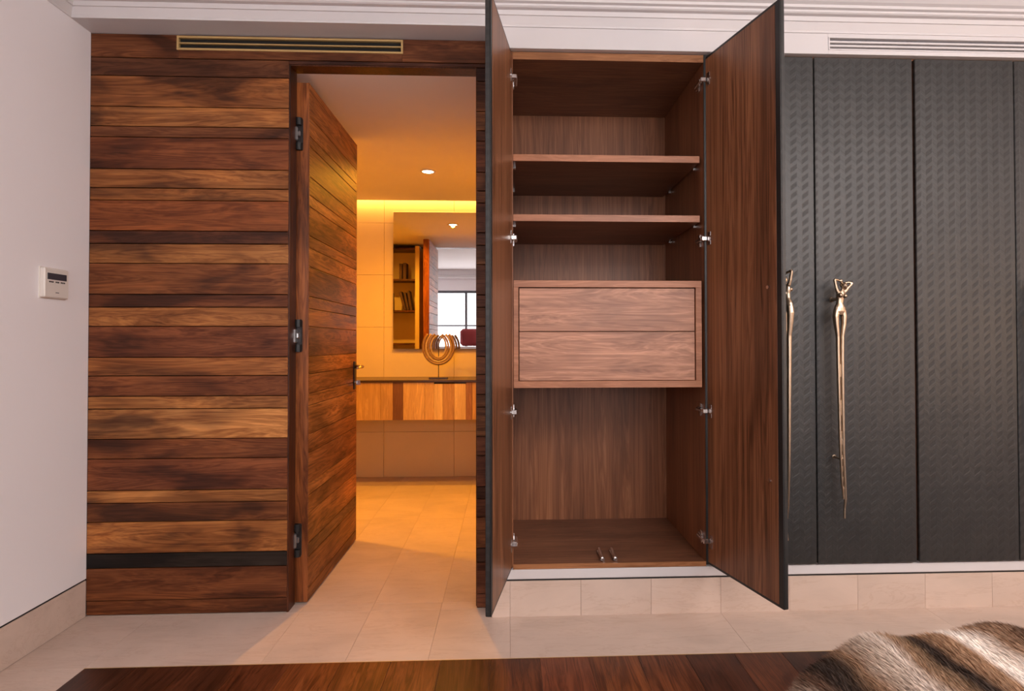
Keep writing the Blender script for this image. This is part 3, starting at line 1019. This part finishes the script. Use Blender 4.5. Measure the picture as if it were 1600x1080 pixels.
BANDS = [(0.44, (0.30, 0.20, 0.13)), (0.50, (0.60, 0.50, 0.43)), (0.545, (0.50, 0.38, 0.29)), (0.575, (0.12, 0.06, 0.035)), (0.60, (0.025, 0.013, 0.008)),
         (0.635, (0.035, 0.018, 0.010)), (0.665, (0.27, 0.15, 0.085)), (0.70, (0.50, 0.39, 0.31)), (0.735, (0.58, 0.48, 0.41)), (0.765, (0.28, 0.165, 0.095)),
         (0.795, (0.19, 0.11, 0.06)), (0.815, (0.03, 0.016, 0.010)), (0.838, (0.035, 0.018, 0.011)), (0.86, (0.24, 0.13, 0.07)), (0.90, (0.36, 0.21, 0.12)),
         (0.918, (0.78, 0.70, 0.63)), (0.94, (0.80, 0.72, 0.65)), (0.962, (0.34, 0.20, 0.12)), (0.995, (0.16, 0.085, 0.048)), (1.03, (0.05, 0.025, 0.015)),
         (1.07, (0.20, 0.11, 0.06)), (1.13, (0.30, 0.18, 0.11)), (1.18, (0.04, 0.02, 0.012)), (1.25, (0.3, 0.2, 0.13)), (1.34, (0.6, 0.5, 0.43)), (1.46, (0.30, 0.20, 0.13))]


def band_col(c):
    c = 0.44 + ((c - 0.44) % 1.02)
    for (a, ca), (b_, cb_) in zip(BANDS[:-1], BANDS[1:]):
        if a <= c <= b_:
            t_ = (c - a) / (b_ - a)
            return tuple(p * (1 - t_) + q * t_ for p, q in zip(ca, cb_))
    return BANDS[-1][1]


def throw_point(x, y):
    d = sdf_in(x, y)
    r = 0.13
    zt = top_z(x, y)
    if d >= r:
        return Vector((x, y, zt))
    if d >= 0:
        s = 1 - d / r
        return Vector((x, y, zt - r * 0.85 * (1 - math.sqrt(max(0, 1 - s * s)))))
    return Vector((x, y, zt - r * .85 + d * 7.0))


th = empty('fur_throw', (1.2, -1.9, 0.5), label='brown, black and cream striped fur throw draped over the bed corner', cat='throw')
TOF = Vector((1.2, -1.9, 0.5))
bm = bmesh.new()
cl = bm.verts.layers.float_color.new('fur')
nx, ny = 150, 120
grid = []
X0g, X1g, Y0g, Y1g = BXL - .05, 2.45, BYF + .05, -2.9
for j in range(ny):
    row = []
    for i in range(nx):
        x = X0g + (X1g - X0g) * (i / (nx - 1)) ** 1.4
        y = Y0g + (Y1g - Y0g) * (j / (ny - 1)) ** 1.4
        d = sdf_in(x, y)
        if d < -0.05:      # pull the outside of the corner onto the hem
            cx_, cy_ = BXL + .32, BYF - .32
            v_ = Vector((x - cx_, y - cy_))
            v_ = v_.normalized() * (0.32 + 0.05)
            x, y = cx_ + v_.x, cy_ + v_.y
        p = throw_point(x, y)
        p.z = max(p.z, 0.09)
        vv = bm.verts.new(p - TOF)
        vv[cl] = (*band_col(stripe(x, y)), 1)
        row.append(vv)
    grid.append(row)
for j in range(ny - 1):
    for i in range(nx - 1):
        bm.faces.new((grid[j][i], grid[j + 1][i], grid[j + 1][i + 1], grid[j][i + 1]))
bmesh.ops.recalc_face_normals(bm, faces=bm.faces[:])


def fur_mat():
    m, nt, b = new_mat('fur')
    a = N(nt, 'ShaderNodeAttribute')
    a.attribute_name = 'fur'
    tc = N(nt, 'ShaderNodeTexCoord').outputs['Object']
    f_ = noise_n(nt, mapping(nt, tc, (90, 60, 60)), 1.0, 4, .7, 1.0)
    c = mixc(nt, 'MULTIPLY', 1.0, a.outputs['Color'], ramp(nt, f_, [(.3, (.7, .7, .7)), (.7, (1.2, 1.2, 1.2))]))
    L(nt, c, b.inputs['Base Color'])
    b.inputs['Roughness'].default_value = 0.6
    b.inputs['Specular IOR Level'].default_value = 0.25
    return m


M_FUR = fur_mat()
obj('hide', bm, M_FUR, th, smooth=True)
# pile: short tapering hairs as one stuff part
rg = np.random.default_rng(5)
NH = 90000
verts = np.zeros((NH * 3, 3), np.float32)
cols = np.zeros((NH * 3, 4), np.float32)
rp = random.Random(11)
n = 0
while n < NH:
    if rp.random() < .8:
        x, y = rp.uniform(BXL - .05, 1.35), rp.uniform(-1.85, BYF + .05)
    else:
        x, y = rp.uniform(BXL - .05, 2.4), rp.uniform(-2.6, BYF + .05)
    d = sdf_in(x, y)
    if d < -0.05:
        continue
    p = throw_point(x, y)
    if p.z < .1:
        continue
    e = .004
    nrm = (throw_point(x + e, y) - throw_point(x - e, y)).cross(throw_point(x, y + e) - throw_point(x, y - e)).normalized()
    fl = 0.9 * noise.noise(Vector((x * 4, y * 4, 8)))
    comb = Vector((-.55 + fl * .5, .55 - fl, -.25))
    d_ = (nrm * 0.9 + comb + Vector((rp.gauss(0, .22), rp.gauss(0, .22), rp.gauss(0, .15)))).normalized()
    ln = rp.uniform(.009, .019)
    s_ = d_.cross(Vector((rp.gauss(0, 1), rp.gauss(0, 1), rp.gauss(0, 1)))).normalized() * .0008
    k = n * 3
    q = p - TOF
    verts[k] = q - s_
    verts[k + 1] = q + s_
    verts[k + 2] = q + d_ * ln
    c = band_col(stripe(x, y))
    j_ = rp.uniform(.65, 1.35)
    cols[k:k + 3, :3] = [c[0] * j_, c[1] * j_, c[2] * j_]
    cols[k + 2, :3] *= 1.25
    cols[k:k + 3, 3] = 1
    n += 1
me = bpy.data.meshes.new('pile')
me.vertices.add(NH * 3)
me.vertices.foreach_set('co', verts.ravel())
me.loops.add(NH * 3)
me.loops.foreach_set('vertex_index', np.arange(NH * 3, dtype=np.int32))
me.polygons.add(NH)
me.polygons.foreach_set('loop_start', np.arange(0, NH * 3, 3, dtype=np.int32))
me.update(calc_edges=True)
at = me.color_attributes.new('fur', 'FLOAT_COLOR', 'POINT')
at.data.foreach_set('color', cols.ravel())
me.materials.append(M_FUR)
po = bpy.data.objects.new('pile', me)
COL.objects.link(po)
po.parent = th
tag(po, kind='stuff')

# red cushion on the window seat behind the camera (mirror only)
cu = bmesh.new()
bx(cu, -.20, .20, -.06, .06, 0, .34, .05)
bmesh.ops.subdivide_edges(cu, edges=cu.edges[:], cuts=2, use_grid_fill=True)
co = obj('cushion', cu, M_RED, None, smooth=True, loc=(-0.74, YB + .32, 1.085))
tag(co, label='dark red cushion standing on the white cabinet, seen in the bathroom mirror', cat='cushion')
wbn = box('low_cabinet', -1.9 + .2, 0.2, YB + .001, YB + .5, 0.0, 1.08, M_WHITE, None, .01)
tag(wbn, label='white cabinet box under the bedroom window behind the red cushion', cat='cabinet')
